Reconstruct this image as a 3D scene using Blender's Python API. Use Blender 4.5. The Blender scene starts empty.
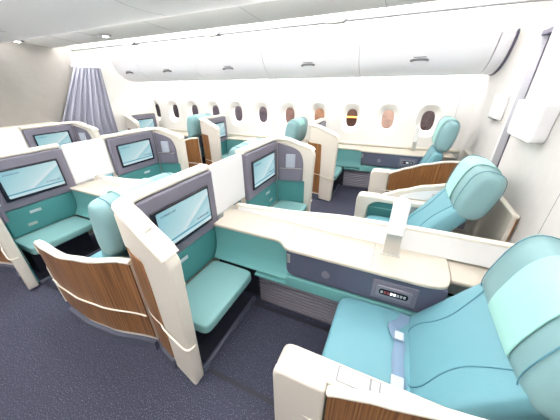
import bpy, bmesh, math, random
from mathutils import Vector, Matrix
random.seed(7)
sc = bpy.context.scene
COL = sc.collection
PI = math.pi

# ------------------------------------------------------------------ materials
def mat(name, col, rough=.5, spec=.5, metal=0., emit=None, estr=0., coat=0., sheen=0., bump=None, var=None, trans=0.):
    m = bpy.data.materials.new(name); m.use_nodes = True
    nt = m.node_tree; b = nt.nodes['Principled BSDF']
    b.inputs['Base Color'].default_value = (*col, 1)
    b.inputs['Roughness'].default_value = rough
    b.inputs['Specular IOR Level'].default_value = spec
    b.inputs['Metallic'].default_value = metal
    b.inputs['Coat Weight'].default_value = coat
    b.inputs['Sheen Weight'].default_value = sheen
    b.inputs['Transmission Weight'].default_value = trans
    if emit:
        b.inputs['Emission Color'].default_value = (*emit, 1)
        b.inputs['Emission Strength'].default_value = estr
    if bump or var:
        tc = nt.nodes.new('ShaderNodeTexCoord')
        n = nt.nodes.new('ShaderNodeTexNoise'); n.inputs['Detail'].default_value = 3
        nt.links.new(tc.outputs['Object'], n.inputs['Vector'])
        if bump:
            n.inputs['Scale'].default_value = bump[0]
            bp = nt.nodes.new('ShaderNodeBump'); bp.inputs['Strength'].default_value = bump[1]; bp.inputs['Distance'].default_value = .002
            nt.links.new(n.outputs['Fac'], bp.inputs['Height']); nt.links.new(bp.outputs['Normal'], b.inputs['Normal'])
        if var:
            n2 = nt.nodes.new('ShaderNodeTexNoise'); n2.inputs['Scale'].default_value = var[0]
            nt.links.new(tc.outputs['Object'], n2.inputs['Vector'])
            mx = nt.nodes.new('ShaderNodeMixRGB'); mx.inputs[1].default_value = (*col, 1); mx.inputs[2].default_value = (*var[1], 1)
            nt.links.new(n2.outputs['Fac'], mx.inputs[0]); nt.links.new(mx.outputs[0], b.inputs['Base Color'])
    return m

def s2l(r, g, b):
    f = lambda c: ((c/255)/12.92 if c/255 <= .04045 else ((c/255+.055)/1.055)**2.4)
    return (f(r), f(g), f(b))

M = {}
M['cream'] = mat('cream_gelcoat', s2l(218, 211, 200), .38, coat=.15)
M['rim'] = mat('cream_rim', s2l(236, 230, 216), .35, coat=.2)
M['beige'] = mat('beige_console_top', s2l(204, 195, 181), .4)
M['white'] = mat('white_panel', s2l(236, 236, 238), .35)
M['divider'] = mat('divider_white', s2l(214, 213, 212), .4)
M['wallw'] = mat('sidewall_white', s2l(236, 234, 230), .55)
M['binw'] = mat('bin_white', s2l(250, 250, 255), .4)
M['bulk'] = mat('bulkhead_fabric', s2l(214, 210, 208), .8, bump=(70, .5), var=(14, s2l(224, 220, 218)))
M['bulkgrey'] = mat('forward_bulkhead_grey', s2l(140, 136, 132), .8, bump=(90, .25), var=(8, s2l(150, 146, 142)))
M['ceil'] = mat('ceiling_white', s2l(214, 213, 212), .6)
M['rail'] = mat('rail_grey', s2l(140, 141, 143), .5)
M['dark'] = mat('grey_violet_panel', s2l(116, 113, 128), .42)
M['bezel'] = mat('black_bezel', s2l(30, 32, 44), .25)
M['door'] = mat('slate_door', s2l(86, 90, 110), .4)
M['teal'] = mat('teal_trim', s2l(66, 132, 134), .5, var=(3, s2l(74, 140, 140)))
M['tealtop'] = mat('teal_ledge', s2l(104, 164, 164), .5)
M['ottoman'] = mat('ottoman_teal', s2l(126, 172, 172), .6, bump=(200, .2))
M['leather'] = mat('seat_teal_leather', s2l(102, 156, 168), .5, bump=(160, .35), var=(5, s2l(110, 162, 174)))
M['head'] = mat('headrest_leather', s2l(128, 166, 170), .5, bump=(160, .3))
M['seam'] = mat('seam_piping', s2l(84, 140, 154), .6)
M['mint'] = mat('mint_cover', s2l(164, 216, 208), .8, sheen=.1, var=(7, s2l(152, 208, 200)))
M['belt'] = mat('belt_web', s2l(118, 142, 168), .6, bump=(300, .3))
M['buckle'] = mat('buckle_metal', s2l(190, 200, 210), .45, metal=.3)
M['silver'] = mat('silver_metal', s2l(200, 198, 194), .3, metal=.7)
M['kick'] = mat('kick_plate', s2l(84, 88, 104), .45)
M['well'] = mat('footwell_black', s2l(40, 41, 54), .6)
M['grille'] = mat('grille_metal', s2l(140, 136, 148), .35, metal=.4)
M['curtain'] = mat('curtain_fabric', s2l(164, 165, 180), .85, bump=(140, .3))
M['strip'] = mat('doorway_lavender', s2l(176, 174, 196), .6)
M['gap'] = mat('door_frame_grey', s2l(96, 92, 110), .5)
M['handle'] = mat('latch_grey', s2l(130, 130, 134), .35, metal=.4)
M['paper'] = mat('brochure_paper', s2l(214, 220, 222), .6, var=(40, s2l(150, 166, 176)))
M['pouch'] = mat('pouch_fabric', s2l(188, 194, 206), .5, var=(30, s2l(160, 168, 184)))
M['lum'] = mat('cove_diffuser', (1, 1, 1), .5, emit=(1, .985, .96), estr=11.)
M['lum2'] = mat('wash_diffuser', (1, 1, 1), .5, emit=(1, .985, .95), estr=9.)
M['lum_fill'] = mat('added_fill_glow', (1, 1, 1), .5, emit=(1, .985, .96), estr=32.)  # glow of the added fill strips behind the canopy edge
M['spot'] = mat('downlight_lens', (1, 1, 1), .5, emit=(1, .95, .88), estr=12.)
M['white_btn'] = mat('lit_button', (.9, .9, .9), .4, emit=(1, 1, 1), estr=1.2)
M['red_btn'] = mat('dark_red_button', s2l(140, 60, 66), .4)
M['navy'] = mat('navy_print', s2l(30, 60, 100), .5)
M['text'] = mat('grey_print', s2l(150, 150, 154), .5)
M['lens'] = mat('lamp_capsule', s2l(240, 240, 240), .3)

def wood():
    m = bpy.data.materials.new('zebrano_veneer'); m.use_nodes = True; nt = m.node_tree; b = nt.nodes['Principled BSDF']
    tc = nt.nodes.new('ShaderNodeTexCoord'); mp = nt.nodes.new('ShaderNodeMapping')
    mp.inputs['Scale'].default_value = (130, 130, 1.8)
    n = nt.nodes.new('ShaderNodeTexNoise'); n.inputs['Scale'].default_value = 1.; n.inputs['Detail'].default_value = 4
    r = nt.nodes.new('ShaderNodeValToRGB')
    r.color_ramp.elements[0].position = .36; r.color_ramp.elements[0].color = (*s2l(98, 62, 34), 1)
    r.color_ramp.elements[1].position = .66; r.color_ramp.elements[1].color = (*s2l(164, 116, 70), 1)
    nt.links.new(tc.outputs['Object'], mp.inputs['Vector']); nt.links.new(mp.outputs[0], n.inputs['Vector'])
    nt.links.new(n.outputs['Fac'], r.inputs[0]); nt.links.new(r.outputs[0], b.inputs['Base Color'])
    b.inputs['Roughness'].default_value = .38; b.inputs['Coat Weight'].default_value = .12
    return m
M['wood'] = wood()

def carpet():
    m = bpy.data.materials.new('speckled_navy_carpet'); m.use_nodes = True; nt = m.node_tree; b = nt.nodes['Principled BSDF']
    tc = nt.nodes.new('ShaderNodeTexCoord')
    n = nt.nodes.new('ShaderNodeTexNoise'); n.inputs['Scale'].default_value = 150; n.inputs['Detail'].default_value = 2
    r = nt.nodes.new('ShaderNodeValToRGB')
    e = r.color_ramp.elements
    e[0].position = .35; e[0].color = (*s2l(54, 56, 70), 1)
    e[1].position = .74; e[1].color = (*s2l(140, 144, 164), 1)
    k = e.new(.60); k.color = (*s2l(70, 72, 88), 1)
    nt.links.new(tc.outputs['Object'], n.inputs['Vector']); nt.links.new(n.outputs['Fac'], r.inputs[0])
    nt.links.new(r.outputs[0], b.inputs['Base Color']); b.inputs['Roughness'].default_value = .95
    b.inputs['Specular IOR Level'].default_value = .15
    bp = nt.nodes.new('ShaderNodeBump'); bp.inputs['Strength'].default_value = .5; bp.inputs['Distance'].default_value = .003
    nt.links.new(n.outputs['Fac'], bp.inputs['Height']); nt.links.new(bp.outputs['Normal'], b.inputs['Normal'])
    return m
M['carpet'] = carpet()

def screen():
    # picture shown by the display: pale cyan artwork with crossing light rays and two horizontal bands
    m = bpy.data.materials.new('display_picture'); m.use_nodes = True; nt = m.node_tree; b = nt.nodes['Principled BSDF']
    tc = nt.nodes.new('ShaderNodeTexCoord'); sp = nt.nodes.new('ShaderNodeSeparateXYZ')
    nt.links.new(tc.outputs['UV'], sp.inputs[0])
    def math_(op, a, bb=None):
        x = nt.nodes.new('ShaderNodeMath'); x.operation = op
        for i, v in enumerate((a, bb)):
            if v is None: continue
            if isinstance(v, (int, float)): x.inputs[i].default_value = v
            else: nt.links.new(v, x.inputs[i])
        return x.outputs[0]
    U, V = sp.outputs[0], sp.outputs[1]
    def ramp(src, stops):
        r = nt.nodes.new('ShaderNodeValToRGB'); e = r.color_ramp.elements
        e[0].position, e[1].position = stops[0][0], stops[-1][0]
        e[0].color = (*s2l(*stops[0][1]), 1); e[1].color = (*s2l(*stops[-1][1]), 1)
        for p, c in stops[1:-1]:
            k = e.new(p); k.color = (*s2l(*c), 1)
        nt.links.new(src, r.inputs[0]); return r.outputs[0]
    d = math_('ADD', math_('MULTIPLY', U, .62), math_('MULTIPLY', V, -.55))
    d = math_('ADD', d, .45)
    c1 = ramp(d, [(0, (150, 205, 218)), (.3, (176, 220, 228)), (.52, (196, 230, 236)), (.60, (226, 240, 244)), (.64, (158, 210, 222)), (.8, (190, 226, 234)), (1, (120, 190, 206))])
    c2 = ramp(V, [(0, (214, 240, 246)), (.10, (200, 234, 242)), (.115, (70, 150, 176)), (.15, (96, 172, 192)), (.165, (200, 232, 238)), (1, (176, 216, 228))])
    f = ramp(V, [(0, (255, 255, 255)), (.16, (255, 255, 255)), (.2, (60, 60, 60)), (.55, (0, 0, 0)), (1, (40, 40, 40))])
    mx = nt.nodes.new('ShaderNodeMixRGB'); nt.links.new(f, mx.inputs[0]); nt.links.new(c1, mx.inputs[1]); nt.links.new(c2, mx.inputs[2])
    b.inputs['Base Color'].default_value = (.02, .02, .02, 1); b.inputs['Roughness'].default_value = .25
    nt.links.new(mx.outputs[0], b.inputs['Emission Color']); b.inputs['Emission Strength'].default_value = .62
    return m
M['screen'] = screen()

# ------------------------------------------------------------------ mesh helpers
def obj(name, bm, m, parent=None, s=1, smooth=True, angle=.6, bevel=0, seg=2):
    if s < 0:
        for v in bm.verts: v.co.y = -v.co.y
        bmesh.ops.reverse_faces(bm, faces=bm.faces[:])
    me = bpy.data.meshes.new(name); bm.to_mesh(me); bm.free()
    o = bpy.data.objects.new(name, me); COL.objects.link(o)
    me.materials.append(m)
    for p in me.polygons: p.use_smooth = smooth
    if smooth: me.set_sharp_from_angle(angle=angle)
    if bevel:
        md = o.modifiers.new('bevel', 'BEVEL'); md.width = bevel; md.segments = seg; md.limit_method = 'ANGLE'; md.angle_limit = .7
    if parent: o.parent = parent
    return o

def tag(o, label, cat=None, group=None):
    o['label'] = label
    if cat: o['category'] = cat
    if group: o['group'] = group
    return o

def empty(name, loc=(0, 0, 0)):
    o = bpy.data.objects.new(name, None); COL.objects.link(o); o.location = loc; o.empty_display_size = .1
    return o

def copy_tree(o, parent=None):
    c = o.copy(); COL.objects.link(c); c.parent = parent
    for ch in [k for k in bpy.data.objects if k.parent == o]: copy_tree(ch, c)
    return c

def box(bm, x0, x1, y0, y1, z0, z1):
    vs = [bm.verts.new(p) for p in ((x0,y0,z0),(x1,y0,z0),(x1,y1,z0),(x0,y1,z0),(x0,y0,z1),(x1,y0,z1),(x1,y1,z1),(x0,y1,z1))]
    for f in ((0,3,2,1),(4,5,6,7),(0,1,5,4),(1,2,6,5),(2,3,7,6),(3,0,4,7)): bm.faces.new([vs[i] for i in f])
    return bm
def B(*a): return box(bmesh.new(), *a)

def prism(poly, a0, a1, axis):
    """poly: 2D points; axis 'y': (x,z) extruded y a0..a1; 'z': (x,y); 'x': (y,z)"""
    bm = bmesh.new()
    def P(p, a):
        return {'y': (p[0], a, p[1]), 'z': (p[0], p[1], a), 'x': (a, p[0], p[1])}[axis]
    A = [bm.verts.new(P(p, a0)) for p in poly]; C = [bm.verts.new(P(p, a1)) for p in poly]
    n = len(poly)
    bm.faces.new(A); bm.faces.new(C[::-1])
    for i in range(n): bm.faces.new((A[i], C[i], C[(i+1) % n], A[(i+1) % n]))
    bmesh.ops.recalc_face_normals(bm, faces=bm.faces[:])
    return bm

def rpoly(pts, r, n=5):
    """round corners of a polygon; r number or list"""
    out = []; N = len(pts)
    for i in range(N):
        ri = r[i] if isinstance(r, (list, tuple)) else r
        p = Vector(pts[i]); a = Vector(pts[i-1]); c = Vector(pts[(i+1) % N])
        if ri <= 0: out.append(tuple(p)); continue
        d1 = (a-p); d2 = (c-p); l = min(ri, d1.length*.49, d2.length*.49)
        q1 = p+d1.normalized()*l; q2 = p+d2.normalized()*l
        for k in range(n+1):
            t = k/n; out.append(tuple((1-t)**2*q1+2*t*(1-t)*p+t*t*q2))
    return out

def smooth_path(pts, n=6):
    """Catmull-Rom"""
    P = [Vector(p) for p in pts]; P = [2*P[0]-P[1]]+P+[2*P[-1]-P[-2]]; out = []
    for i in range(1, len(P)-2):
        for k in range(n):
            t = k/n
            out.append(.5*((2*P[i])+(-P[i-1]+P[i+1])*t+(2*P[i-1]-5*P[i]+4*P[i+1]-P[i+2])*t*t+(-P[i-1]+3*P[i]-3*P[i+1]+P[i+2])*t**3))
    out.append(P[-2]); return out

def sweep(bm, path, w, h, n=10, ex=3., up=Vector((0, 0, 1)), cap=True, taper=None):
    """sweep a superellipse section (w across, h along up) along a path"""
    path = [Vector(p) for p in path]; rings = []
    for i, p in enumerate(path):
        t = (path[min(i+1, len(path)-1)]-path[max(i-1, 0)]).normalized()
        side = t.cross(up)
        if side.length < 1e-4: side = Vector((1, 0, 0))
        side.normalize(); u = side.cross(t).normalized()
        k = taper(i/(len(path)-1)) if taper else 1
        ring = []
        for j in range(n):
            a = 2*PI*j/n; c, s_ = math.cos(a), math.sin(a)
            ring.append(bm.verts.new(p+side*(w/2*k*math.copysign(abs(c)**(2/ex), c))+u*(h/2*k*math.copysign(abs(s_)**(2/ex), s_))))
        rings.append(ring)
    for i in range(len(rings)-1):
        for j in range(n): bm.faces.new((rings[i][j], rings[i][(j+1) % n], rings[i+1][(j+1) % n], rings[i+1][j]))
    if cap:
        bm.faces.new(rings[0][::-1]); bm.faces.new(rings[-1])
    bmesh.ops.recalc_face_normals(bm, faces=bm.faces[:])
    return bm
def S(path, w, h, **k): return sweep(bmesh.new(), path, w, h, **k)

def cushion(c, hx, hz, hw, tilt=0, n=4., m=8., na=44, nw=22, skew=0., bulge=0.):
    """upholstered block: superellipse section in XZ, closing towards its ends in Y; tilt = lean back (rad)"""
    bm = bmesh.new(); rings = []
    for i in range(nw+1):
        u = math.sin(PI/2*(-1+2*i/nw)) if True else 0
        u = max(-1, min(1, u)); f = max(0., 1-abs(u)**m)**(1/m*1.6)
        f = max(f, .02)
        ring = []
        for j in range(na):
            a = 2*PI*j/na; ca, sa = math.cos(a), math.sin(a)
            x = hx*math.copysign(abs(ca)**(2/n), ca); z = hz*math.copysign(abs(sa)**(2/n), sa)
            x *= (1+bulge*(1-(z/hz)**2)); k = .82+.18*f
            fx = 1-(1-f)*.9
            x, z = x*fx, z*(1-(1-f)*min(1, hx/hz)*.6)
            x += skew*z
            X = x*math.cos(tilt)+z*math.sin(tilt); Z = -x*math.sin(tilt)+z*math.cos(tilt)
            ring.append(bm.verts.new((c[0]+X, c[1]+hw*u, c[2]+Z)))
        rings.append(ring)
    for i in range(nw):
        for j in range(na): bm.faces.new((rings[i][j], rings[i+1][j], rings[i+1][(j+1) % na], rings[i][(j+1) % na]))
    bm.faces.new(rings[0]); bm.faces.new(rings[-1][::-1])
    bmesh.ops.recalc_face_normals(bm, faces=bm.faces[:])
    return bm

def drape(c, hx, hz, w0, w1, tilt, n, a0, a1, off=.006, bulge=0., na=26, skew=0.):
    """cloth sheet lying on the section of a cushion between angles a0..a1 (deg) and y w0..w1"""
    bm = bmesh.new(); g = []
    for i in range(9):
        y = w0+(w1-w0)*i/8; row = []
        for j in range(na+1):
            a = math.radians(a0+(a1-a0)*j/na); ca, sa = math.cos(a), math.sin(a)
            hx2, hz2 = hx+off, hz+off
            x = hx2*math.copysign(abs(ca)**(2/n), ca); z = hz2*math.copysign(abs(sa)**(2/n), sa)
            x *= (1+bulge*(1-(z/hz2)**2)); x += skew*z
            row.append(bm.verts.new((c[0]+x*math.cos(tilt)+z*math.sin(tilt), y, c[2]-x*math.sin(tilt)+z*math.cos(tilt))))
        g.append(row)
    for i in range(8):
        for j in range(na): bm.faces.new((g[i][j], g[i+1][j], g[i+1][j+1], g[i][j+1]))
    bmesh.ops.recalc_face_normals(bm, faces=bm.faces[:])
    bmesh.ops.solidify(bm, geom=bm.faces[:], thickness=-.004)
    return bm

def pwall(path, th, zl, zt, off=0.):
    """upright wall along a plan path of (x, v), thickness to the left of travel; zl, zt callables of path fraction"""
    bm = bmesh.new(); P = [Vector((p[0], p[1])) for p in path]; L = [0]
    for i in range(1, len(P)): L.append(L[-1]+(P[i]-P[i-1]).length)
    rows = []
    for i, p in enumerate(P):
        t = (P[min(i+1, len(P)-1)]-P[max(i-1, 0)]).normalized(); nrm = Vector((-t.y, t.x))
        a = p+nrm*off; b = p+nrm*(off+th); f = L[i]/L[-1]; z0, z1 = zl(f, p), zt(f, p)
        rows.append([bm.verts.new((a.x, a.y, z0)), bm.verts.new((a.x, a.y, z1)), bm.verts.new((b.x, b.y, z1)), bm.verts.new((b.x, b.y, z0))])
    for i in range(len(rows)-1):
        for j in range(4): bm.faces.new((rows[i][j], rows[i][(j+1) % 4], rows[i+1][(j+1) % 4], rows[i+1][j]))
    bm.faces.new(rows[0][::-1]); bm.faces.new(rows[-1])
    bmesh.ops.recalc_face_normals(bm, faces=bm.faces[:])
    return bm

def interp(tab):
    def f(x):
        if x <= tab[0][0]: return tab[0][1]
        for (a, b), (c, d) in zip(tab, tab[1:]):
            if x <= c:
                t = (x-a)/(c-a); t = t*t*(3-2*t)*.5+t*.5
                return b+(d-b)*t
        return tab[-1][1]
    return f

def text_mesh(body, size, name, m, parent, matrix, s=1):
    cu = bpy.data.curves.new(name, 'FONT'); cu.body = body; cu.size = size; cu.align_x = 'LEFT'; cu.extrude = .0004; cu.resolution_u = 2
    t = bpy.data.objects.new('tmp', cu); COL.objects.link(t)
    dg = bpy.context.evaluated_depsgraph_get(); dg.update()
    me = bpy.data.meshes.new_from_object(t.evaluated_get(dg)); me.name = name
    bpy.data.objects.remove(t); bpy.data.curves.remove(cu)
    me.transform(matrix); me.materials.clear(); me.materials.append(m)
    o = bpy.data.objects.new(name, me); COL.objects.link(o)
    if parent: o.parent = parent
    return o

# ------------------------------------------------------------------ monitor partition unit
# local frame: x along the cabin (0 = seat area), y = v, distance inwards from the aisle side
def splay(bm, k=.23, x0=-.92):
    for v in bm.verts:
        if v.co.x < x0: v.co.y += k*(x0-v.co.x)
    return bm

def build_unit(s):
    r = empty('monitor_partition')
    side = rpoly([(-1.33, 1.19), (-1.33, .96), (-1.20, .98), (-1.14, .90), (-1.13, .74), (-1.13, .45), (-1.14, .012), (-.905, .012), (-.885, .5), (-.86, 1.04), (-.90, 1.10), (-1.15, 1.175)],
                 [0, 0, .05, .08, .05, .1, .03, .04, .2, .06, .05, .08])
    obj('side_panel', splay(prism(side, .0, .08, 'y')), M['cream'], r, s, bevel=.014, seg=3)
    path = smooth_path([(-1.128, .050), (-1.2, .066), (-1.29, .092), (-1.355, .135), (-1.395, .21), (-1.405, .32), (-1.41, .6), (-1.41, .90)], 4)
    path = [(p.x, p.y) for p in [Vector((q[0], q[1])) for q in path]]
    obj('back_shell', pwall(path, .05, lambda f, p: .06, lambda f, p: 1.19 if p.x < -1.2 else .95, off=-.05), M['cream'], r, s, angle=.9)
    wp = [p for p in path if p[0] > -1.402 or p[1] < .2]
    def wt(f, p): return .95 if p[0] < -1.14 else .93
    obj('wood_panel', pwall(wp, .008, lambda f, p: .12, wt, off=.0), M['wood'], r, s, angle=.9)
    kp = pwall(wp, .03, lambda f, p: .0, lambda f, p: .09, off=-.01)
    obj('kick_plate', kp, M['kick'], r, s, angle=.9)
    rim = smooth_path([(-.882, .04, 1.07), (-.92, .042, 1.108), (-1.05, .072, 1.15), (-1.17, .10, 1.195), (-1.25, .122, 1.208), (-1.32, .155, 1.212), (-1.356, .22, 1.213), (-1.366, .32, 1.213), (-1.37, .6, 1.213), (-1.37, .90, 1.213)], 5)
    obj('top_rim', S(rim, .105, .045, n=14, ex=3.2), M['rim'], r, s, angle=1.2)
    obj('switch_plate', splay(B(-1.07, -1.02, .020, .060, 1.160, 1.1785)), M['silver'], r, s, bevel=.002)
    obj('dark_panel', B(-1.355, -1.30, .19, .90, .695, 1.19), M['dark'], r, s, bevel=.012)
    nz = rpoly([(-1.298, .695), (-.99, .695), (-.985, .95), (-1.03, 1.075), (-1.14, 1.125), (-1.298, 1.165)], [0, 0, .12, .08, .06, 0])
    obj('niche_panel', splay(prism(nz, .082, .10, 'y')), M['dark'], r, s, bevel=.003)
    lip = obj('niche_pocket', splay(prism([(-1.26, .70), (-1.0, .70), (-.99, .86), (-1.26, .86)], .101, .135, 'y')), M['dark'], r, s, bevel=.006)
    obj('pocket_edge', splay(B(-1.258, -.992, .128, .138, .862, .868)), M['silver'], lip, s)
    obj('foot_panel', B(-1.36, -1.312, .19, .88, .40, .69), M['teal'], r, s, bevel=.01)
    obj('inner_side_panel', splay(prism([(-1.31, .02), (-.97, .02), (-.97, .69), (-1.31, .69)], .082, .095, 'y')), M['teal'], r, s)
    for (v0, v1, z) in ((.40, .50, .60), (.34, .42, .475)):
        obj('care_label', B(-1.3115, -1.3095, v0, v1, z, z+.03), M['silver'] if z < .5 else M['paper'], r, s)
    # display
    mon = obj('monitor', B(-1.299, -1.285, .275, .815, .782, 1.098), M['bezel'], r, s, bevel=.006)
    bm = bmesh.new(); a, b_ = .305, .795; z0, z1 = .81, 1.078
    y0, y1 = (a, b_)
    pts = rpoly([(y0, z0), (y1, z0), (y1, z1), (y0, z1)], .012)
    vs = [bm.verts.new((-1.283, p[0], p[1])) for p in pts]; f = bm.faces.new(vs)
    uv = bm.loops.layers.uv.new()
    for lp in f.loops:
        uu = (lp.vert.co.y-y0)/(y1-y0); 
        if s < 0: uu = 1-uu
        lp[uv].uv = (uu, (lp.vert.co.z-z0)/(z1-z0))
    f.normal_update()
    if f.normal.x < 0: f.normal_flip()
    obj('screen', bm, M['screen'], mon, s, smooth=False)
    # the two lines of lettering on the display (reads from the seat: left to right along +y)
    yl = y0 if s > 0 else -y1
    R3 = Matrix(((0, 0, 1, 0), (1, 0, 0, 0), (0, 1, 0, 0), (0, 0, 0, 1)))
    for dy, z, sz in ((.03, 1.035, .022), (.335, .872, .022)):
        text_mesh('KOREAN AIR', sz, 'screen_text', M['navy'], mon, Matrix.Translation((-1.2822, yl+dy, z)) @ R3)
    # footrest
    ot = obj('ottoman', cushion((-1.09, .455, .372), .205, .045, .295, n=7, m=14), M['ottoman'], r, s, angle=1.)
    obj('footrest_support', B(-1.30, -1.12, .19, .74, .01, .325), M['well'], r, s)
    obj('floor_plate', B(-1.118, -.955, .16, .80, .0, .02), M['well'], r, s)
    obj('floor_sill', B(-.952, -.922, .10, .82, .0, .045), M['kick'], r, s, bevel=.008)
    # trim line round the outside
    tp = [(p[0], p[1]-.012, .44-.0*p[0]) for p in path if p[0] > -1.40]
    tp = [(-.880, .05, .40), (-.884, .01, .403), (-.91, -.006, .41), (-.99, .006, .42), (-1.10, .028, .44)] + [(q[0], q[1]+.006, .45) for q in tp[1:]]
    obj('trim_strip', S(smooth_path(tp, 3), .012, .014, n=8, ex=2), M['rim'], r, s, angle=1.5)
    return r

# ------------------------------------------------------------------ seat
def build_seat(s, up=None, low=0.):
    r = empty('suite_seat')
    cv = .43
    seat = obj('seat_cushion', cushion((.085, cv-low*.3, .425-low), .245, .072, .300-low*.5, n=5, m=10), M['leather'], r, s, angle=1.)
    obj('leg_rest', cushion((-.135, cv, .25-low/2), .04, .12, .285, n=4, m=10), M['leather'], r, s, angle=1.)
    tilt = math.atan2(.25, .37) if not up else math.radians(17)
    bc = (.46, cv, .64) if not up else (.41, cv, .64)
    bk = obj('backrest', cushion(bc, .075, .315, .298, tilt=tilt, n=5, m=9), M['leather'], r, s, angle=1.)
    def on_back(y, h):           # point just on the front face of the backrest at height fraction h (-1..1)
        x, z = -.0765, .31*h
        x *= (1-abs(h)**5*.08)
        return (bc[0]+x*math.cos(tilt)+z*math.sin(tilt), cv+y, bc[2]-x*math.sin(tilt)+z*math.cos(tilt))
    for sy in (1, -1):
        pts = [on_back(.0, -.80), on_back(.10*sy, -.80), on_back(.165*sy, -.72), on_back(.18*sy, -.50), on_back(.15*sy, -.15), on_back(.145*sy, .15), on_back(.17*sy, .45), on_back(.21*sy, .78)]
        obj('seam', S(smooth_path(pts, 6), .008, .006, n=6, ex=2, up=Vector((-math.cos(tilt), 0, math.sin(tilt)))), M['seam'], bk, s, angle=2)
    hc = (.665, cv, 1.00) if not up else (.53, cv, up)
    ht = math.radians(14 if not up else 8)
    hw_ = .125 if not up else .105
    hd = obj('headrest', cushion(hc, hw_, .205, .325, tilt=ht, n=2.9, m=6), M['head'], r, s, angle=1.2)
    for y in (-.255, .255):
        sec = []
        for k in range(36):
            a = 2*PI*k/36; ca, sa = math.cos(a), math.sin(a)
            x = (hw_-.0005)*math.copysign(abs(ca)**(2/2.9), ca); z = .204*math.copysign(abs(sa)**(2/2.9), sa)
            sec.append((hc[0]+x*math.cos(ht)+z*math.sin(ht), cv+y, hc[2]-x*math.sin(ht)+z*math.cos(ht)))
        sec.append(sec[0])
        obj('seam', S(sec, .005, .006, n=6, ex=2, up=Vector((0, 1, 0)), cap=False), M['seam'], hd, s, angle=2)
    obj('headrest_cover', drape(hc, hw_, .205, cv-.17, cv+.09, ht, 2.9, 30, 215, off=.005), M['mint'], r, s, angle=1.2)
    obj('headrest_support', B(hc[0]-.05, hc[0]+.03, cv-.10, cv+.10, .62, hc[2]-.12), M['kick'], r, s, bevel=.01)
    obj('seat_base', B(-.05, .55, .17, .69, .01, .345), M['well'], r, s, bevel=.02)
    # seat belt lying in the crease
    bp = smooth_path([(.235, cv-.27, .506), (.222, cv-.15, .503), (.215, cv-.05, .503), (.222, cv+.04, .508), (.20, cv+.09, .520), (.185, cv+.14, .515), (.205, cv+.17, .506), (.24, cv+.22, .503), (.25, cv+.27, .500)], 5)
    bp = [Vector((p.x, p.y, p.z-low)) for p in bp]
    bl = obj('seat_belt', S(bp, .060, .006, n=8, ex=4), M['belt'], r, s, angle=1.)
    obj('buckle', B(.185, .245, cv-.215, cv-.155, .507-low, .522-low), M['buckle'], bl, s, bevel=.005)
    obj('buckle', B(.19, .24, cv+.045, cv+.10, .520-low, .536-low), M['buckle'], bl, s, bevel=.006)
    return r

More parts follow.
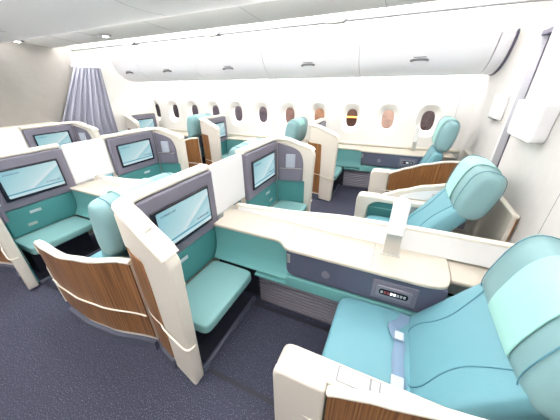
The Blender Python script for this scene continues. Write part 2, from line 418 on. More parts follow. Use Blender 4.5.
# ------------------------------------------------------------------ shell round a seat
def build_shell(s, last, cap):
    r = empty('seat_shell')
    xe = .93 if last else .66
    if last:
        vt = interp([(-.31, .02), (-.1, .0), (.4, .0), (.75, .012)])
        plan = [(-.31+.04*i, vt(-.31+.04*i)) for i in range(27)]
        plan += [(.79, .02), (.85, .04), (.895, .09), (.91, .16), (.912, .3), (.912, .5), (.912, .70)]
    else:
        vt = interp([(-.31, .04), (-.15, .015), (.1, .0), (.35, .02), (.72, .10)])
        plan = [(-.31+.04*i, vt(-.31+.04*i)) for i in range(27)]
    if cap and not last:
        vt = interp([(-.31, .02), (-.1, .0), (.4, .0), (.74, .05)]); plan = [(-.31+.042*i, vt(-.31+.042*i)) for i in range(26)]
    if cap:
        top = interp([(-.31, .64), (-.08, .615), (.0, .66), (.12, .715), (.35, .80), (.6, .86), (.90, .885)])
        x0 = -.085
    else:
        top = interp([(-.31, .735), (-.2, .735), (.1, .745), (.4, .78), (.66, .82)])
        x0 = -.32
    wp = [p for p in plan if p[0] >= x0]
    obj('inner_liner', pwall(wp, .03, lambda f, p: .05, lambda f, p: top(p[0])-.005, off=.010), M['cream'], r, s, angle=.9)
    obj('wood_panel', pwall(wp, .009, lambda f, p: .125, lambda f, p: top(p[0])-.015, off=.0), M['wood'], r, s, angle=.9)
    rim = [(p[0], p[1]+.018, top(p[0])) if p[1] < .06 or not last else (p[0]-.018, p[1], top(p[0])) for p in wp]
    fx = wp[0][0]; fv = wp[0][1]+.018
    if not cap: rim = [(fx-.005, fv, .10), (fx-.008, fv, .3), (fx-.010, fv, top(fx)-.1), (fx-.004, fv, top(fx)-.03), (fx+.025, fv, top(fx)-.002)] + rim[1:]
    obj('top_rim', S(smooth_path(rim, 2), .046, .030, n=10, ex=2.6), M['rim'], r, s, angle=1.3)
    kp = [(p[0], p[1]-.02) for p in plan if p[0] > -.27]
    obj('kick_plate', pwall(kp, .035, lambda f, p: .0, lambda f, p: .085, off=.0), M['kick'], r, s, angle=.9)
    zs = (lambda x: .35+.0*x)
    tp = [(p[0], p[1]-.006, .36) for p in plan if not (last and p[0] > .76)]
    tp = [(tp[0][0]-.016, tp[0][1]+.03, .375)]+tp
    obj('trim_strip', S(tp, .011, .013, n=8, ex=2), M['rim'], r, s, angle=1.5)
    if cap:
        poly = rpoly([(-.335, .03), (-.08, .03), (-.08, .64), (-.335, .64)], [.03, 0, .0, .07])
        obj('armrest_cap', prism(poly, -.004, .06, 'y'), M['cream'], r, s, bevel=.02, seg=4)
        poly = rpoly([(-.334, .03), (-.20, .03), (-.20, .52), (-.12, .585), (.60, .585), (.60, .642), (-.334, .642)], [.03, .02, .05, .05, 0, 0, .07])
        arm = obj('armrest', prism(poly, .042, .148, 'y'), M['cream'], r, s, bevel=.018, seg=3)
        obj('control_surround', B(-.052, .132, .060, .130, .6405, .643), M['rail'], arm, s)
        obj('seat_controls', B(-.045, .085, .065, .125, .641, .646), M['white'], arm, s, bevel=.002)
        obj('seat_controls', B(.095, .125, .065, .125, .641, .646), M['white'], arm, s, bevel=.002)
        obj('stowage_pocket', B(-.195, .60 if last else .45, .061, .078, .12, .583), M['teal'], r, s)
        obj('pocket_rail', B(-.19, .60 if last else .45, .079, .092, .48, .492), M['tealtop'], r, s)
        ex = .86 if last else .45
        lp = rpoly([(.10, .652), (ex, .652), (ex, .80), (.6, .80), (.35, .755), (.2, .705)], [.04, .03, .05, .05, .1, .06])
        pn = obj('inner_door_panel', prism(lp, .043, .053, 'y'), M['white'], r, s, bevel=.004)
        obj('latch', B(.42, .50, .054, .066, .72, .74), M['silver'], pn, s, bevel=.004)
    else:
        arm = obj('armrest', S(smooth_path([(-.29, .068, .715), (-.2, .066, .705), (-.08, .075, .66), (.3, .10, .62)], 4), .05, .03, n=10, ex=3), M['cream'], r, s, angle=1.2)
    return r

# ------------------------------------------------------------------ side console
def build_low_console(s, last):
    r = empty('side_console'); xe = .82 if last else .58
    obj('console_top', B(-1.29, xe, .745, 1.095, .495, .52), M['beige'], r, s, bevel=.008, seg=3)
    obj('ledge', B(-1.29, xe, .75, 1.09, .375, .494), M['tealtop'], r, s, bevel=.006)
    bm = B(-.87, xe, .83, .86, .01, .37)
    for i in range(9):
        z = .055+i*.034
        sweep(bm, [(-.87, .822, z), (xe, .822, z)], .020, .016, n=6, ex=2)
    obj('vent_grille', bm, M['grille'], r, s, angle=.7)
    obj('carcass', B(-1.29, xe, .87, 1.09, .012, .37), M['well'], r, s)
    return r

def build_console(s, last):
    r = empty('side_console')
    xe = .82 if last else .58
    vd = 1.13
    t = rpoly([(-1.295, .815), (-.66, .815), (-.59, .735), (.33, .735), (.43, .76), (.455, .86), (.455, vd), (-1.295, vd)],
              [0, .05, .05, .10, .06, .04, 0, 0])
    obj('console_top', prism(t, .718, .745, 'z'), M['beige'], r, s, bevel=.008, seg=3)
    obj('top_seam', B(.0, .003, .745, 1.05, .7452, .7462), M['handle'], r, s)
    obj('top_seam', B(-.622, -.619, .80, 1.05, .7452, .7462), M['handle'], r, s)
    obj('rear_shelf', B(.458, xe, .86, vd, .70, .728), M['beige'], r, s, bevel=.008)
    d = rpoly([(-.585, .495), (.435, .495), (.435, .716), (-.585, .716)], [.07, .03, 0, 0])
    door = obj('cabinet_door', prism(d, .752, .80, 'y'), M['door'], r, s, bevel=.005)
    obj('door_latch', B(-.575, -.552, .742, .751, .615, .69), M['silver'], door, s, bevel=.003)
    obj('door_emblem', prism(rpoly([(-.305, .56), (-.26, .56), (-.245, .60), (-.285, .635), (-.315, .60)], .02), .7500, .7515, 'y'), M['grille'], door, s)
    cp = obj('control_panel', B(.03, .295, .742, .7515, .53, .68), M['dark'], r, s, bevel=.004)
    hs = obj('handset', prism(rpoly([(.055, .565), (.265, .565), (.265, .65), (.055, .65)], .012), .730, .742, 'y'), M['grille'], cp, s, bevel=.003)
    ring = obj('handset_face', prism(rpoly([(.075, .587), (.245, .587), (.245, .63), (.075, .63)], .02), .7265, .7295, 'y'), M['bezel'], hs, s)
    for i in range(8):
        x = .085+i*.019
        obj('button', B(x, x+.013, .7235, .7262, .600, .618), M['white_btn'] if i in (3, 4) else (M['red_btn'] if i in (1, 2) else M['silver']), hs, s)
    # teal side behind the footrest: concave
    prof = smooth_path([(.80, .40, 0), (.765, .42, 0), (.785, .445, 0), (.815, .50, 0), (.828, .58, 0), (.83, .715, 0)], 4)
    poly = [(p[0], p[1]) for p in prof]+[(vd, .715), (vd, .40)]
    obj('side_trim', prism(poly, -1.295, -.588, 'x'), M['tealtop'], r, s, angle=.9)
    obj('ledge', B(-.875, xe, .745, 1.05, .385, .492), M['tealtop'], r, s, bevel=.01) if False else None
    pl = rpoly([(.745, .375), (vd, .375), (vd, .39), (.80, .395), (.80, .478), (.748, .478)], [.01, 0, 0, 0, 0, .012])
    obj('ledge', prism(pl, -.583, xe, 'x'), M['tealtop'], r, s)
    obj('ledge_end', B(-.872, -.586, .745, .80, .375, .398), M['tealtop'], r, s, bevel=.005)
    bm = B(-.87, xe, .83, .86, .01, .37)
    for i in range(9):
        z = .055+i*.034
        sweep(bm, [(-.87, .822, z), (xe, .822, z)], .020, .016, n=6, ex=2)
    obj('vent_grille', bm, M['grille'], r, s, angle=.7)
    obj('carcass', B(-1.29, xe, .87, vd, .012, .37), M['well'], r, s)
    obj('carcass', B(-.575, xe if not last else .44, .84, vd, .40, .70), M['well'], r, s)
    return r

def build_lamp(h=.43, w=.075):
    r = empty('reading_lamp')
    b = rpoly([(-w/2, 0), (w/2, 0), (w/2*.95, h*.44), (-w/2*.95, h*.44)], .008)
    arm = obj('lamp_arm', prism(b, -.008, .008, 'y'), M['silver'], r, 1, bevel=.003)
    obj('pivot', S([(0, -.014, h*.40), (0, -.009, h*.40)], .02, .02, n=12, ex=2, up=Vector((0, 0, 1))), M['white'], arm)
    c = rpoly([(-w*.5, h*.40), (w*.5, h*.40), (w*.48, h), (-w*.48, h)], [.01, .01, .056, .056], 8)
    bm = prism(c, -.034, .006, 'y')
    obj('lamp_head', bm, M['lens'], r, 1, bevel=.010, seg=3)
    obj('base_plate', B(-w*.62, w*.62, -.02, .04, -.0, .006), M['silver'], r, 1, bevel=.002)
    return r

# ------------------------------------------------------------------ place the suites
YO = {'near': (.60, 1), 'far': (2.92, -1), 'window': (3.78, 1)}
PITCH = 2.1
XO = {'near': (0, 0, 0), 'far': (0, 0, 0), 'window': (.08, -.05, -.10)}
ROWN = ['foreground', 'middle', 'front']
units = {}; seats = {}; shells = {}; cons = {}
U1, U2 = build_unit(1), build_unit(-1)
used = set()
def place(proto, loc):
    o = proto if proto.name not in used else copy_tree(proto)
    used.add(proto.name); o.location = loc; return o
unit_labels = {
 ('near', 0): 'cream partition with the largest screen and a teal footrest facing the foreground seat',
 ('near', 1): 'cream partition with screen at left edge, facing the half hidden seat beside the wood shell',
 ('far', 0): 'cream arched partition with screen and grey pouch niche in centre of photo',
 ('far', 1): 'cream arched partition with screen and pouch niche, second back along far centre column',
 ('far', 2): 'cream arched partition with small screen just before the curtain and grey bulkhead',
 ('window', 0): 'tall cream partition with brown wood edge, nearest of those along the windows',
 ('window', 1): 'cream and brown wood partition by windows with a sliver of screen showing',
 ('window', 2): 'small distant partition with screen against the cream forward wall by the windows'}
for (c, i), lab in unit_labels.items():
    y, s = YO[c]
    o = place(U1 if s > 0 else U2, (-PITCH*i+XO[c][i], y, 0)); tag(o, lab, 'partition', 'seat partitions with screens'); units[c, i] = o
S1, S2 = build_seat(1), build_seat(-1, None, .07); SU = {'near': build_seat(1, 1.00), 'far': build_seat(-1, 1.00), 'window': build_seat(1, 1.15), 'window1': build_seat(1, 1.06)}
seat_labels = {
 ('near', 0): 'large teal leather seat with mint headrest cover filling the lower right foreground',
 ('near', 1): 'teal seat seen from behind its headrest, beside the curved wood shell at left',
 ('far', 0): 'reclined teal seat with mint headrest cover against the right bulkhead, beyond the cream divider',
 ('far', 1): 'teal seat of far centre column, only its top showing behind the central arched partition',
 ('far', 2): 'teal seat of far centre column, hidden furthest forward behind a partition',
 ('window', 0): 'teal seat by the last window, raised headrest above a wood shell',
 ('window', 1): 'teal seat by the windows, headrest showing left of the tall cream partition',
 ('window', 2): 'small distant teal seat by the windows, headrest left of the wood and cream partition'}
for (c, i), lab in seat_labels.items():
    y, s = YO[c]; pr = SU['window1' if c == 'window' and i else c] if (c == 'window' or i > 0) else (S1 if s > 0 else S2)
    o = place(pr, (-PITCH*i+XO[c][i], y, 0)); tag(o, lab, 'seat', 'teal cabin seats'); seats[c, i] = o
H = {(1, True, True): build_shell(1, True, True), (-1, True, True): build_shell(-1, True, True),
     (1, False, False): build_shell(1, False, False), (-1, False, True): build_shell(-1, False, True), (1, False, True): build_shell(1, False, True)}
shell_labels = {
 ('near', 0): 'wood and cream shell with white armrest controls at the bottom edge, beside the foreground seat',
 ('near', 1): 'curved brown wood shell with cream rim standing on the aisle carpet at left',
 ('near', 2): 'wood shell cut off by the left edge of the photo',
 ('far', 0): 'cream armrest shell with teal pocket around the reclined seat at right',
 ('far', 1): 'cream seat shell of far centre column behind the central arched partition',
 ('far', 2): 'cream seat shell of far centre column furthest forward',
 ('window', 0): 'long brown wood shell with cream end around the last window seat at right',
 ('window', 1): 'brown wood shell around the window seat behind the tall cream partition',
 ('window', 2): 'small distant brown wood shell by the windows, left of the second window partition'}
for (c, i), lab in shell_labels.items():
    y, s = YO[c]
    key = (s, i == 0, not (c == 'near' and i > 0))
    o = place(H[key], (-PITCH*i+XO[c][i]+(.035 if c == 'far' and i == 0 else 0), y, 0)); tag(o, lab, 'seat shell', 'seat shells'); shells[c, i] = o
K = {(s, l): (build_console if s > 0 else build_low_console)(s, l) for s in (1, -1) for l in (True, False)}
con_labels = {
 ('near', 0): 'long cream-topped console with slate door and button panel beside the foreground seat',
 ('near', 1): 'cream-topped console with teal side between the two left screens',
 ('far', 0): 'console of far centre column hidden behind the long cream divider',
 ('far', 1): 'console of far centre column beside the second arched partition',
 ('far', 2): 'console of far centre column nearest the forward bulkhead',
 ('window', 0): 'cream and teal console with slate door under the right-hand windows',
 ('window', 1): 'cream and teal console under the middle windows',
 ('window', 2): 'cream and teal console under the windows furthest forward'}
for (c, i), lab in con_labels.items():
    y, s = YO[c]
    o = place(K[(s, i == 0)], (-PITCH*i+XO[c][i], y, 0)); tag(o, lab, 'console', 'side consoles')

# dividers between the two centre columns
def build_divider(last):
    r = empty('centre_divider'); xe = .90 if last else .60
    zt = interp([(-1.27, .775), (-.8, .80), (-.2, .855), (.3, .87), (.95, .875)])
    bm = bmesh.new(); rows = []
    xs = [-1.27+(xe+1.27)*i/24 for i in range(25)]
    for x in xs:
        z = zt(x); b = .022+.07*(z-.75)/.12
        rows.append([bm.verts.new(p) for p in ((x, -b-.01, .747), (x, -.02, z), (x, .02, z), (x, b+.01, .747))])
    for a, c in zip(rows, rows[1:]):
        for j in range(4): bm.faces.new((a[j], a[(j+1) % 4], c[(j+1) % 4], c[j]))
    bm.faces.new(rows[0][::-1]); bm.faces.new(rows[-1])
    bmesh.ops.recalc_face_normals(bm, faces=bm.faces[:])
    obj('divider_wall', bm, M['divider'], r)
    obj('divider_skirt', B(-1.27, xe, -.02, .055, .40, .752), M['white'], r, 1, bevel=.004)
    obj('divider_rim', S([(x, 0, zt(x)+.004) for x in xs], .052, .026, n=10, ex=2.6), M['rim'], r, 1, angle=1.3)
    obj('end_stop', B(-1.262, -1.24, -.05, -.012, .749, .80), M['beige'], r, 1, bevel=.004)
    return r
D1, D2 = build_divider(True), build_divider(False)
for i, lab in enumerate(['long white divider with cream rim between the two right-hand centre seats',
                         'white divider on console between the second pair of centre screens',
                         'white divider between the centre seats nearest the forward bulkhead']):
    o = D1 if i == 0 else (D2 if i == 1 else copy_tree(D2))
    o.location = (-PITCH*i, 1.76, 0); tag(o, lab, 'divider', 'centre dividers')

# movable privacy panels filling the gap between two centre partitions
pp0 = None
for i, lab in enumerate(['white privacy panel between the two central screens, behind the long divider',
                         'white privacy panel between the two screens at left',
                         'white privacy panel at left edge beside the smallest centre screen']):
    if pp0 is None:
        poly = rpoly([(-.245, .748), (.245, .748), (.245, 1.215), (-.245, 1.215)], [0, 0, .05, .05])
        pp0 = obj('privacy_panel', prism(poly, -1.36, -1.335, 'x'), M['white'], bevel=.005); o = pp0
    else:
        o = pp0.copy(); COL.objects.link(o)
    o.location = (-PITCH*i, 1.76, 0); tag(o, lab, 'privacy panel', 'white privacy panels')

# pouches standing in the niches
pc = None
for (c, i), lab in {('far', 0): 'pale grey pouch standing in the niche of the central partition',
                    ('far', 1): 'pale grey pouch in the niche of the second arched partition',
                    ('far', 2): 'pale grey pouch in the niche of the partition by the curtain'}.items():
    if pc is None:
        pc = obj('headset_pouch', splay(prism(rpoly([(-1.19, .872), (-1.08, .872), (-1.075, 1.04), (-1.185, 1.04)], .01), .104, .130, 'y')), M['pouch'], None, -1, bevel=.006); o = pc
    else:
        o = pc.copy(); COL.objects.link(o)
    o.location = (-PITCH*i, 2.92, 0); tag(o, lab, 'pouch', 'grey pouches')
br = empty('brochure'); br.location = (0, 2.92, 0)
obj('cover_sheet', prism([(.19, .40), (.34, .40), (.34, .565), (.19, .565)], .094, .099, 'y'), M['paper'], br, -1)
obj('printed_block', B(.205, .325, .0995, .1005, .42, .46), M['handle'], br, -1)
tag(br, 'pale printed brochure in the teal pocket of the reclined seat at right', 'brochure')

# reading lamps
L0 = build_lamp(.43, .10); L0.location = (.105, 1.555, .747)
tag(L0, 'large white capsule reading lamp on silver bracket, on the near console', 'lamp', 'reading lamps')
for x, lab in ((.30, 'small silver reading lamp beneath the last two windows at right'), (-1.72, 'small silver reading lamp under the middle windows, left of a teal headrest')):
    o = copy_tree(L0); o.location = (x, 4.80, .747); o.scale = (.62, .9, .9); tag(o, lab, 'lamp', 'reading lamps')

# ------------------------------------------------------------------ the cabin
def struct(o, label=None):
    o['kind'] = 'structure'
    if label: o['label'] = label
    return o
XF, XA = -5.86, 1.0
YC = 1.76; YW = 4.96; YL = 2*YC-YW
struct(obj('floor', B(XF-.1, XA+.1, YL-.1, YW+.1, -.05, 0), M['carpet'], smooth=False), 'speckled dark navy carpet')
# seat rails set flush in the floor
for k, (x0, x1) in enumerate(((-.915, .15), (-3.0, -2.45))):
    struct(obj('trim_%d' % (30+k), B(x0, x1, .715, .745, .0, .003), M['well'], smooth=False), 'dark seat track cover in the carpet')
    struct(obj('trim_%d' % (32+k), B(x0, x1, 1.36, 1.40, .0, .003), M['well'], smooth=False), 'dark seat track cover in the carpet')

# side wall with openings for the windows
WX = [-4.625+.632*i for i in range(9)]
WX = [WX[0]-.632*2, WX[0]-.632]+WX
WZ = 1.215
def window_wall(y, sgn, xs):
    """sidewall with rounded openings and funnels; returns bmesh"""
    bm = bmesh.new()
    n = 32
    def ring(cx, hw, zlo, zhi, yy, ex=2.6):
        cz = (zlo+zhi)/2; hz = (zhi-zlo)/2
        out = []
        for j in range(n):
            a = 2*PI*j/n; c, s_ = math.cos(a), math.sin(a)
            out.append(bm.verts.new((cx+hw*math.copysign(abs(c)**(2/ex), c), yy, cz+hz*math.copysign(abs(s_)**(2/ex), s_))))
        return out
    def bridge(a, b):
        for j in range(n): bm.faces.new((a[j], a[(j+1) % n], b[(j+1) % n], b[j]))
    zlo, zhi = .60, 1.60
    for cx in xs:
        half = .316
        outer = []
        for j in range(n):
            a = 2*PI*j/n; c, s_ = math.cos(a), math.sin(a); k = 1/max(abs(c), abs(s_))
            outer.append(bm.verts.new((cx+half*c*k, y, (zlo+zhi)/2+(zhi-zlo)/2*s_*k)))
        r0 = ring(cx, .180, .955, 1.475, y); bridge(outer, r0)
        r1 = ring(cx, .165, .975, 1.455, y+.012*sgn); bridge(r0, r1)
        r2 = ring(cx, .138, 1.01, 1.41, y+.05*sgn); bridge(r1, r2)
        r3 = ring(cx, .106, 1.045, 1.375, y+.085*sgn); bridge(r2, r3)
        r4 = ring(cx, .100, 1.05, 1.37, y+.10*sgn); bridge(r3, r4)
    x0, x1 = xs[0]-.316, xs[-1]+.316
    def strip(pts, xa, xb):
        A = [bm.verts.new((xa, p[0], p[1])) for p in pts]; Bv = [bm.verts.new((xb, p[0], p[1])) for p in pts]
        for i in range(len(pts)-1): bm.faces.new((A[i], A[i+1], Bv[i+1], Bv[i]))
    up = [(y, 1.60), (y-.01*sgn, 1.70), (y-.03*sgn, 1.80), (y-.07*sgn, 1.90), (y-.11*sgn, 1.98)]
    lo = [(y, .0), (y, .60)]
    strip(up, XF, XA); strip(lo, XF, XA)
    strip([(y, .60), (y, 1.60)], XF, x0); strip([(y, .60), (y, 1.60)], x1, XA)
    bmesh.ops.remove_doubles(bm, verts=bm.verts[:], dist=.0005)
    bmesh.ops.recalc_face_normals(bm, faces=bm.faces[:])
    return bm
struct(obj('wall_right', window_wall(YW, 1, WX), M['wallw'], angle=.5), 'white curved sidewall with a row of oval windows')
glass = mat('window_glass', (.55, .5, .5), .03, spec=.6)
gn = glass.node_tree; gb = gn.nodes['Principled BSDF']
tr = gn.nodes.new('ShaderNodeBsdfTransparent'); tr.inputs[0].default_value = (.82, .80, .80, 1)
gl = gn.nodes.new('ShaderNodeBsdfGlossy'); gl.inputs['Roughness'].default_value = .03
mxs = gn.nodes.new('ShaderNodeMixShader'); mxs.inputs[0].default_value = .06
gn.links.new(tr.outputs[0], mxs.inputs[1]); gn.links.new(gl.outputs[0], mxs.inputs[2])
gn.links.new(mxs.outputs[0], gn.nodes['Material Output'].inputs['Surface'])
for i, cx in enumerate(WX):
    bm = bmesh.new(); vs = []
    for j in range(32):
        a = 2*PI*j/32; c, s_ = math.cos(a), math.sin(a)
        vs.append(bm.verts.new((.103*math.copysign(abs(c)**(2/2.6), c), 0, .163*math.copysign(abs(s_)**(2/2.6), s_))))
    bm.faces.new(vs)
    o = obj('window_%d' % (i+1), bm, glass, smooth=False); o.location = (cx, YW+.096, 1.21); struct(o, 'oval cabin window pane')

# panel joints of the sidewall
for i, x in enumerate((-4.62+.316-.632, -4.62+.316+.632*3, .79)):
    bm = S([(x, YW-.004, .80), (x, YW-.004, 1.6), (x, YW-.02, 1.74), (x, YW-.06, 1.88)], .012, .008, n=6, ex=2, up=Vector((0, 1, 0)))
    struct(obj('trim_%d' % (i+1), bm, M['ceil']), 'thin joint strip in the white sidewall')
struct(obj('trim_4', B(XF, XA, YW-.035, YW-.002, .748, .79), M['rim'], bevel=.008), 'cream ledge along the foot of the windows')

# left side of the cabin, behind the photographer
bm = bmesh.new()
A = [(YL, 0), (YL, 1.6), (YL+.03, 1.8), (YL+.11, 1.98)]
va = [bm.verts.new((XF, *p)) for p in A]; vb = [bm.verts.new((XA, *p)) for p in A]
for i in range(3): bm.faces.new((va[i], va[i+1], vb[i+1], vb[i]))
struct(obj('wall_left', bm, M['wallw']))

# overhead bins: curved doors with latches
PROF = [(4.90, 1.935), (4.72, 1.895), (4.52, 1.875), (4.36, 1.895), (4.22, 1.945), (4.10, 2.03), (4.02, 2.14), (3.985, 2.22), (3.975, 2.275)]
PR = [(p.x, p.y) for p in smooth_path([Vector((a, b, 0)) for a, b in PROF], 3)]
BACKP = [(4.0, 2.29), (4.90, 2.29)]
BX = [-5.72, -4.98, -3.56, -2.14, -.66, .84]
def build_bin(x0, x1, name='overhead_bin'):
    r = empty(name); c = (x0+x1)/2; L = (x1-x0)/2-.004
    body = prism(PR[:]+BACKP, -L, L, 'x')
    obj('door', body, M['binw'], r, 1, angle=.5, bevel=.006)
    if L > .3:
        h = obj('latch', S(smooth_path([(-.10, 4.085, 2.045), (-.05, 4.07, 2.055), (.05, 4.07, 2.055), (.10, 4.085, 2.045)], 3), .05, .03, n=8, ex=2.4), M['handle'], r, 1, angle=1.)
        obj('latch_plate', cushion((0, 4.085, 2.05), .0, .0, .0) if False else B(-.075, .075, 4.055, 4.075, 2.075, 2.095), M['rail'], r, 1, bevel=.004)
    r.location = (c, 0, 0)
    return r
bl = ['white overhead bin nearest the forward wall, with rounded underside', 'white overhead bin, second from the forward wall', 'white overhead bin above the middle windows',
      'white overhead bin, third from the right bulkhead end', 'white overhead bin nearest the right bulkhead with its latch']
for (a, b_), lab in zip(zip(BX, BX[1:]), bl):
    tag(build_bin(a, b_), lab, 'overhead bin', 'overhead bins')
e = obj('bin_filler', prism(PR[:]+BACKP, .845, .972, 'x'), M['binw'], None, 1, angle=.5, bevel=.006)
tag(e, 'narrow white end piece of the overhead bins beside the right bulkhead', 'bin end')
sh = [(4.92+(y-4.92)*1.03, 1.93+(z-1.93)*1.0-.012) for y, z in PR]
e2 = obj('bin_end_seal', prism([(y-.012 if y < 4.3 else y, z-.01) for y, z in PR]+[(4.0, 2.30), (4.90, 2.30)], .974, .992, 'x'), M['gap'], None, 1, angle=.5)
tag(e2, 'thin grey curved seal between the bin end and the right bulkhead', 'seal')
# opposite row of bins, mirrored, one run of doors
for k, (a, b_) in enumerate(zip(BX, BX[1:])):
    bm = prism([(2*YC-y, z) for y, z in PR+BACKP], a+.004, b_-.004, 'x')
    o = obj('overhead_bin', bm, M['binw'], angle=.5)
    tag(o, 'white overhead bin on the opposite side of the cabin, behind the viewer', 'overhead bin', 'bins behind the viewer')

# ceiling: aisle panels, cove, centre panel
def band(name, pts, m, lab, mirror=False, th=.0, x0=XF, x1=XA):
    bm = bmesh.new(); pts = [((2*YC-p[0]) if mirror else p[0], p[1]) for p in pts]
    a = [bm.verts.new((x0, *p)) for p in pts]; b_ = [bm.verts.new((x1, *p)) for p in pts]
    for i in range(len(pts)-1): bm.faces.new((a[i], a[i+1], b_[i+1], b_[i]))
    return struct(obj(name, bm, m, angle=.6), lab)
n = 5
for mir in (False, True):
    q = '' if not mir else ' over the other aisle'
    band('ceiling', [(2.25, 2.48), (2.60, 2.465), (3.07, 2.425), (3.085, 2.44), (3.09, 2.50)], M['ceil'], 'white aisle ceiling panels'+q, mir)
    band('ceiling', [(3.40, 2.445), (3.48, 2.50), (3.80, 2.58), (4.30, 2.56), (4.42, 2.44), (4.42, 2.285)], M['wallw'], 'white ceiling cove above the bins'+q, mir)
    def my(y): return 2*YC-y if mir else y
    struct(obj('trim_%d' % n, B(XF, XA, *sorted((my(3.33), my(3.41))), 2.405, 2.445), M['rail'], bevel=.01), 'grey light rail in the ceiling'+q); n += 1
    o = obj('cove_light', B(XF+.1, XA-.02, *sorted((my(3.10), my(3.325))), 2.475, 2.485), M['lum'], smooth=False)
    tag(o, 'long bright light strip in the ceiling beside the grey rail' if not mir else 'long bright light strip in the ceiling over the nearer aisle', 'light')
    o = obj('cove_light', B(XF+.1, XA-.02, *sorted((my(4.15), my(4.30))), 2.295, 2.315), M['lum2'], smooth=False)
    tag(o, 'hidden light strip on top of the overhead bins'+(' behind the viewer' if mir else ''), 'light')
    o = obj('wash_light', B(XF+.05, XA-.05, *sorted((my(4.76), my(4.83))), 1.868, 1.876), M['lum2'], smooth=False)
    tag(o, 'light strip under the bins washing the window wall'+(' behind the viewer' if mir else ''), 'light')
for y, a, lab in ((2.255, 1, 'added fill strip hidden behind the centre canopy edge, window side'), (2*YC-2.255, -1, 'added fill strip hidden behind the centre canopy edge, viewer side')):
    tag(obj('added_bin_fill', B(XF+.1, XA-.1, y-.006, y+.006, 2.405, 2.432), M['lum_fill'], smooth=False), lab, 'light')  # unseen glowing strips, added to brighten the bin fronts
CP = [(YC, 2.315), (1.95, 2.325), (2.12, 2.355), (2.225, 2.395), (2.24, 2.42), (2.24, 2.50)]
CPn = CP[1:]; full = [(2*YC-a, b_) for a, b_ in reversed(CPn)]+CP
for a, b_ in ((XF, -3.9), (-3.9, -1.95), (-1.95, -.1), (-.1, XA)):
    band('ceiling', full, M['binw'], 'rounded centre ceiling canopy', x0=a+.006, x1=b_-.006)
struct(obj('ceiling', B(XF-.1, XA+.1, YL-.1, YW+.1, 2.60, 2.65), M['ceil']), 'cabin crown above the ceiling panels')

for k, (x, lab) in enumerate(((-3.95, 'round downlight in the aisle ceiling near the centre canopy'), (-5.7, 'round downlight in the ceiling by the grey forward bulkhead'))):
    r = empty('downlight'); r.location = (x, 2.78 if k == 0 else 2.52, 2.43 if k == 0 else 2.452)
    bm = bmesh.new(); bmesh.ops.create_cone(bm, cap_ends=True, segments=28, radius1=.075, radius2=.085, depth=.012)
    obj('bezel', bm, M['handle'], r)
    bm = bmesh.new(); bmesh.ops.create_cone(bm, cap_ends=True, segments=24, radius1=.035, radius2=.035, depth=.006)
    for v in bm.verts: v.co.z -= .010
    obj('lens', bm, M['spot'], r); tag(r, lab, 'downlight', 'ceiling downlights')
for k, x in enumerate((-4.9, -4.2, -2.9, -1.6, -.3)):
    bm = S([(x, 2.27, 2.4785), (x, 2.60, 2.4635), (x, 3.07, 2.4235)], .006, .003, n=6, ex=2)
    struct(obj('trim_%d' % (40+k), bm, M['rail']), 'thin joint between aisle ceiling panels')
# small seam clips on the light rail
cl = None
for k, x in enumerate((-4.2, -2.55, -.85)):
    if cl is None:
        cl = obj('rail_clip', prism(rpoly([(-.16, 2.44), (-.09, 2.397), (.09, 2.397), (.16, 2.44)], .02), 3.31, 3.43, 'y'), M['rail'], None, 1, bevel=.004); o = cl
    else: o = cl.copy(); COL.objects.link(o)
    o.location.x = x
    tag(o, ['grey rail clip, leftmost along the ceiling light', 'grey rail clip, middle one along the ceiling light', 'grey rail clip, rightmost along the ceiling light'][k], 'rail clip', 'rail clips')

# aft bulkhead (right of photo): two panels with a slanted doorway slot between them
XB = XA-.035
struct(obj('wall_aft', B(XA-.005, XA+.04, 3.37, YW, 0, 2.6), M['bulk'], smooth=False), 'white bulkhead panel behind the window seat')
struct(obj('wall_aft', B(XB, XA+.015, YL, 3.04, 0, 2.6), M['bulk'], smooth=False), 'white bulkhead panel behind the centre seats')
struct(obj('wall_aft', B(XA-.004, XA+.04, 3.04, 3.37, 2.19, 2.6), M['bulk'], smooth=False), 'white header over the slot in the bulkhead')
struct(obj('trim_20', B(XB+.002, XA+.12, 3.041, 3.056, 0, 2.19), M['gap'], smooth=False), 'grey door frame edge')
struct(obj('trim_21', B(XA-.012, XA+.05, 3.345, 3.40, 0, 2.19), M['white'], smooth=False), 'white edge of the bulkhead panel')
struct(obj('trim_23', B(XA-.006, XA+.05, 3.058, 3.344, 2.15, 2.188), M['gap'], smooth=False), 'grey lintel of the slot')
struct(obj('door_1', B(XA+.07, XA+.10, 3.0, 3.6, 1.36, 2.6), M['strip'], smooth=False), 'lavender door seen through the slot')
struct(obj('trim_24', B(XA+.12, XA+.14, 3.0, 3.6, 0, 2.6), M['gap'], smooth=False), 'dark grey gap below the lavender door')
struct(obj('trim_22', B(XB-.0005, XB+.001, 1.955, 1.960, 0, 2.6), M['handle'], smooth=False), 'panel joint line')
for z, lab in ((1.72, 'upper'), (1.60, 'lower')):
    tag(obj('door_catch', B(XA+.05, XA+.069, 3.20, 3.27, z, z+.05), M['gap'], bevel=.006), 'small dark catch in the lavender doorway slot, %s one' % lab, 'catch')
pk = empty('literature_box'); pk.location = (XB-.001, 2.64, 1.39)
poly = rpoly([(-.26, 0), (.26, 0), (.26, .27), (-.26, .27)], [.06, .06, .01, .01])
obj('box_body', prism(poly, -.085, -.001, 'x'), M['white'], pk, 1, bevel=.012, seg=3)
obj('box_divider', B(-.0875, -.0855, -.045, -.043, .03, .26), M['binw'], pk)
tag(pk, 'white wall box with rounded lower corners on the right bulkhead', 'wall box')
wb = empty('wall_light'); wb.location = (XA-.006, 3.72, 1.42)
obj('housing', B(-.04, -.001, -.20, .20, 0, .25), M['white'], wb, 1, bevel=.012, seg=3)
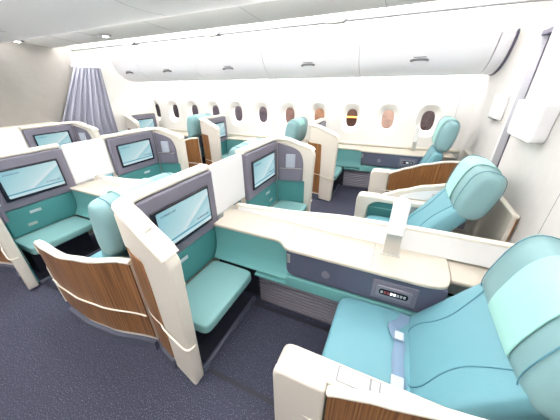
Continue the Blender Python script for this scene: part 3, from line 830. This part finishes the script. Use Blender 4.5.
obj('lower_vent', B(-.038, -.003, -.08, .18, -.010, -.0005), M['handle'], wb)
tag(wb, 'small white box on the bulkhead panel behind the last window seat', 'wall box')

# forward end
struct(obj('wall_forward', B(XF-.05, XF, YL, 3.299, 0, 2.6), M['bulkgrey'], smooth=False), 'grey beige forward bulkhead')
struct(obj('wall_forward', B(XF-.05, XF+.01, 3.30, YW, 0, 2.6), M['wallw'], smooth=False), 'cream forward wall beside the windows')
fc = empty('bulkhead_cabinet'); fc.location = (XF+.002, 0, 0)
obj('cabinet_body', B(0, .20, .9, 2.60, 0, 1.17), M['cream'], fc, 1, bevel=.01)
obj('cabinet_top', B(0, .215, .88, 2.62, 1.172, 1.235), M['rim'], fc, 1, bevel=.02, seg=3)
tag(fc, 'cream topped ledge along the foot of the grey forward bulkhead', 'cabinet')
# curtain fanned out from its rail
bm = bmesh.new(); nf = 8; cols = nf*10; grid = []
for i in range(cols+1):
    f = i/cols; row = []
    for k in range(25):
        h = k/24; z = 2.13-h*2.09
        hh = min(1, h*1.75)
        y0 = 3.25-.60*min(1, h*2.1); y1 = 3.76-.05*hh
        amp = .035+.035*hh
        ph = 2*PI*nf*f+.5*math.sin(3*h+f*5)
        row.append(bm.verts.new((XF+.10+amp*math.sin(ph)+.008*math.sin(ph*2.3), y0+(y1-y0)*f+.012*math.cos(ph)*hh, z)))
    grid.append(row)
for i in range(cols):
    for k in range(24): bm.faces.new((grid[i][k], grid[i+1][k], grid[i+1][k+1], grid[i][k+1]))
bmesh.ops.recalc_face_normals(bm, faces=bm.faces[:]); bmesh.ops.solidify(bm, geom=bm.faces[:], thickness=.003)
cur = obj('curtain', bm, M['curtain'], angle=1.5); tag(cur, 'grey lavender pleated curtain at the forward end of the aisle', 'curtain')
tag(obj('curtain_rail', S([(XF+.10, 3.22, 2.16), (XF+.10, 3.84, 2.16)], .04, .05, n=8), M['white']), 'white curtain rail over the pleated curtain', 'rail')

# hangar outside the windows
hg = bpy.data.materials.new('hangar_wall_paint'); hg.use_nodes = True; nt = hg.node_tree; b = nt.nodes['Principled BSDF']
tc = nt.nodes.new('ShaderNodeTexCoord'); sp = nt.nodes.new('ShaderNodeSeparateXYZ'); nt.links.new(tc.outputs['Object'], sp.inputs[0])
mr = nt.nodes.new('ShaderNodeMapRange'); mr.inputs[1].default_value = -7; mr.inputs[2].default_value = 2; nt.links.new(sp.outputs[0], mr.inputs[0])
cr = nt.nodes.new('ShaderNodeValToRGB'); cr.color_ramp.interpolation = 'CONSTANT'; nt.links.new(mr.outputs[0], cr.inputs[0])
def pos(x): return (x+7)/9
stops = [(-7, (84, 76, 88)), (-3.3, (112, 84, 78)), (-2.35, (150, 112, 86)), (-1.55, (74, 48, 40)), (-.66, (176, 148, 134)), (.16, (84, 68, 70)), (1.2, (90, 84, 90))]
el = cr.color_ramp.elements; el[0].position = 0; el[0].color = (*s2l(*stops[0][1]), 1); el[1].position = pos(stops[1][0]); el[1].color = (*s2l(*stops[1][1]), 1)
for x, c in stops[2:]:
    k = el.new(pos(x)); k.color = (*s2l(*c), 1)
nz = nt.nodes.new('ShaderNodeTexNoise'); nz.inputs['Scale'].default_value = 6; nt.links.new(tc.outputs['Object'], nz.inputs['Vector'])
mm = nt.nodes.new('ShaderNodeMixRGB'); mm.blend_type = 'MULTIPLY'; mm.inputs[0].default_value = .7
nr = nt.nodes.new('ShaderNodeValToRGB'); nr.color_ramp.elements[0].position = .35; nr.color_ramp.elements[0].color = (.45, .42, .42, 1); nr.color_ramp.elements[1].position = .6
nt.links.new(nz.outputs['Fac'], nr.inputs[0]); nt.links.new(cr.outputs[0], mm.inputs[1]); nt.links.new(nr.outputs[0], mm.inputs[2])
nt.links.new(mm.outputs[0], b.inputs['Base Color']); b.inputs['Roughness'].default_value = .8
tag(obj('hangar_wall', B(-9, 3, 6.5, 6.6, -1, 3), hg, smooth=False), 'brown wall outside, seen through the cabin windows', 'wall')
M['amber'] = mat('amber_lamp', (1, .5, .1), .5, emit=(1, .36, .06), estr=2.2)
tag(obj('amber_lamp', S([(-1.24, 6.45, 1.07), (-.94, 6.45, 1.07)], .05, .04, n=10, ex=2), M['amber']), 'orange lamp glowing outside the third window from the right', 'lamp')

# ------------------------------------------------------------------ light
def area(name, loc, rot, sx, sy, power, col=(1, 1, 1)):
    l = bpy.data.lights.new(name, 'AREA'); l.shape = 'RECTANGLE'; l.size = sx; l.size_y = sy; l.energy = power; l.color = col
    o = bpy.data.objects.new(name, l); COL.objects.link(o); o.location = loc; o.rotation_euler = rot; return o
area('outside_wall_fill', (-2.5, 5.5, 2.9), (math.radians(-30), 0, 0), 8, .3, 420, (1, .95, .9))  # added fill so the wall outside the windows is lit
w = bpy.data.worlds.new('World'); sc.world = w; w.use_nodes = True
w.node_tree.nodes['Background'].inputs[0].default_value = (.02, .022, .03, 1)
w.node_tree.nodes['Background'].inputs[1].default_value = 1

# ------------------------------------------------------------------ camera
R_ = [[0.9089707363954919, 0.4166705666279307, -0.012563410468353109], [-0.17947146842438597, 0.41836506855536276, 0.890371080749067], [-0.3762475148067185, 0.8070664832085557, -0.4550620828888542]]
cam = bpy.data.cameras.new('Camera'); co = bpy.data.objects.new('Camera', cam); COL.objects.link(co)
cam.sensor_fit = 'HORIZONTAL'; cam.sensor_width = 36; cam.lens = 246.46/560*36; cam.clip_start = .02
mt = Matrix(((R_[0][0], R_[1][0], -R_[2][0], 0), (R_[0][1], R_[1][1], -R_[2][1], 0), (R_[0][2], R_[1][2], -R_[2][2], 1.8), (0, 0, 0, 1)))
co.matrix_world = mt
sc.camera = co
sc.view_settings.view_transform = 'Standard'; sc.view_settings.look = 'None'; sc.view_settings.gamma = 1; sc.view_settings.use_curve_mapping = False
sc.view_settings.exposure = .45
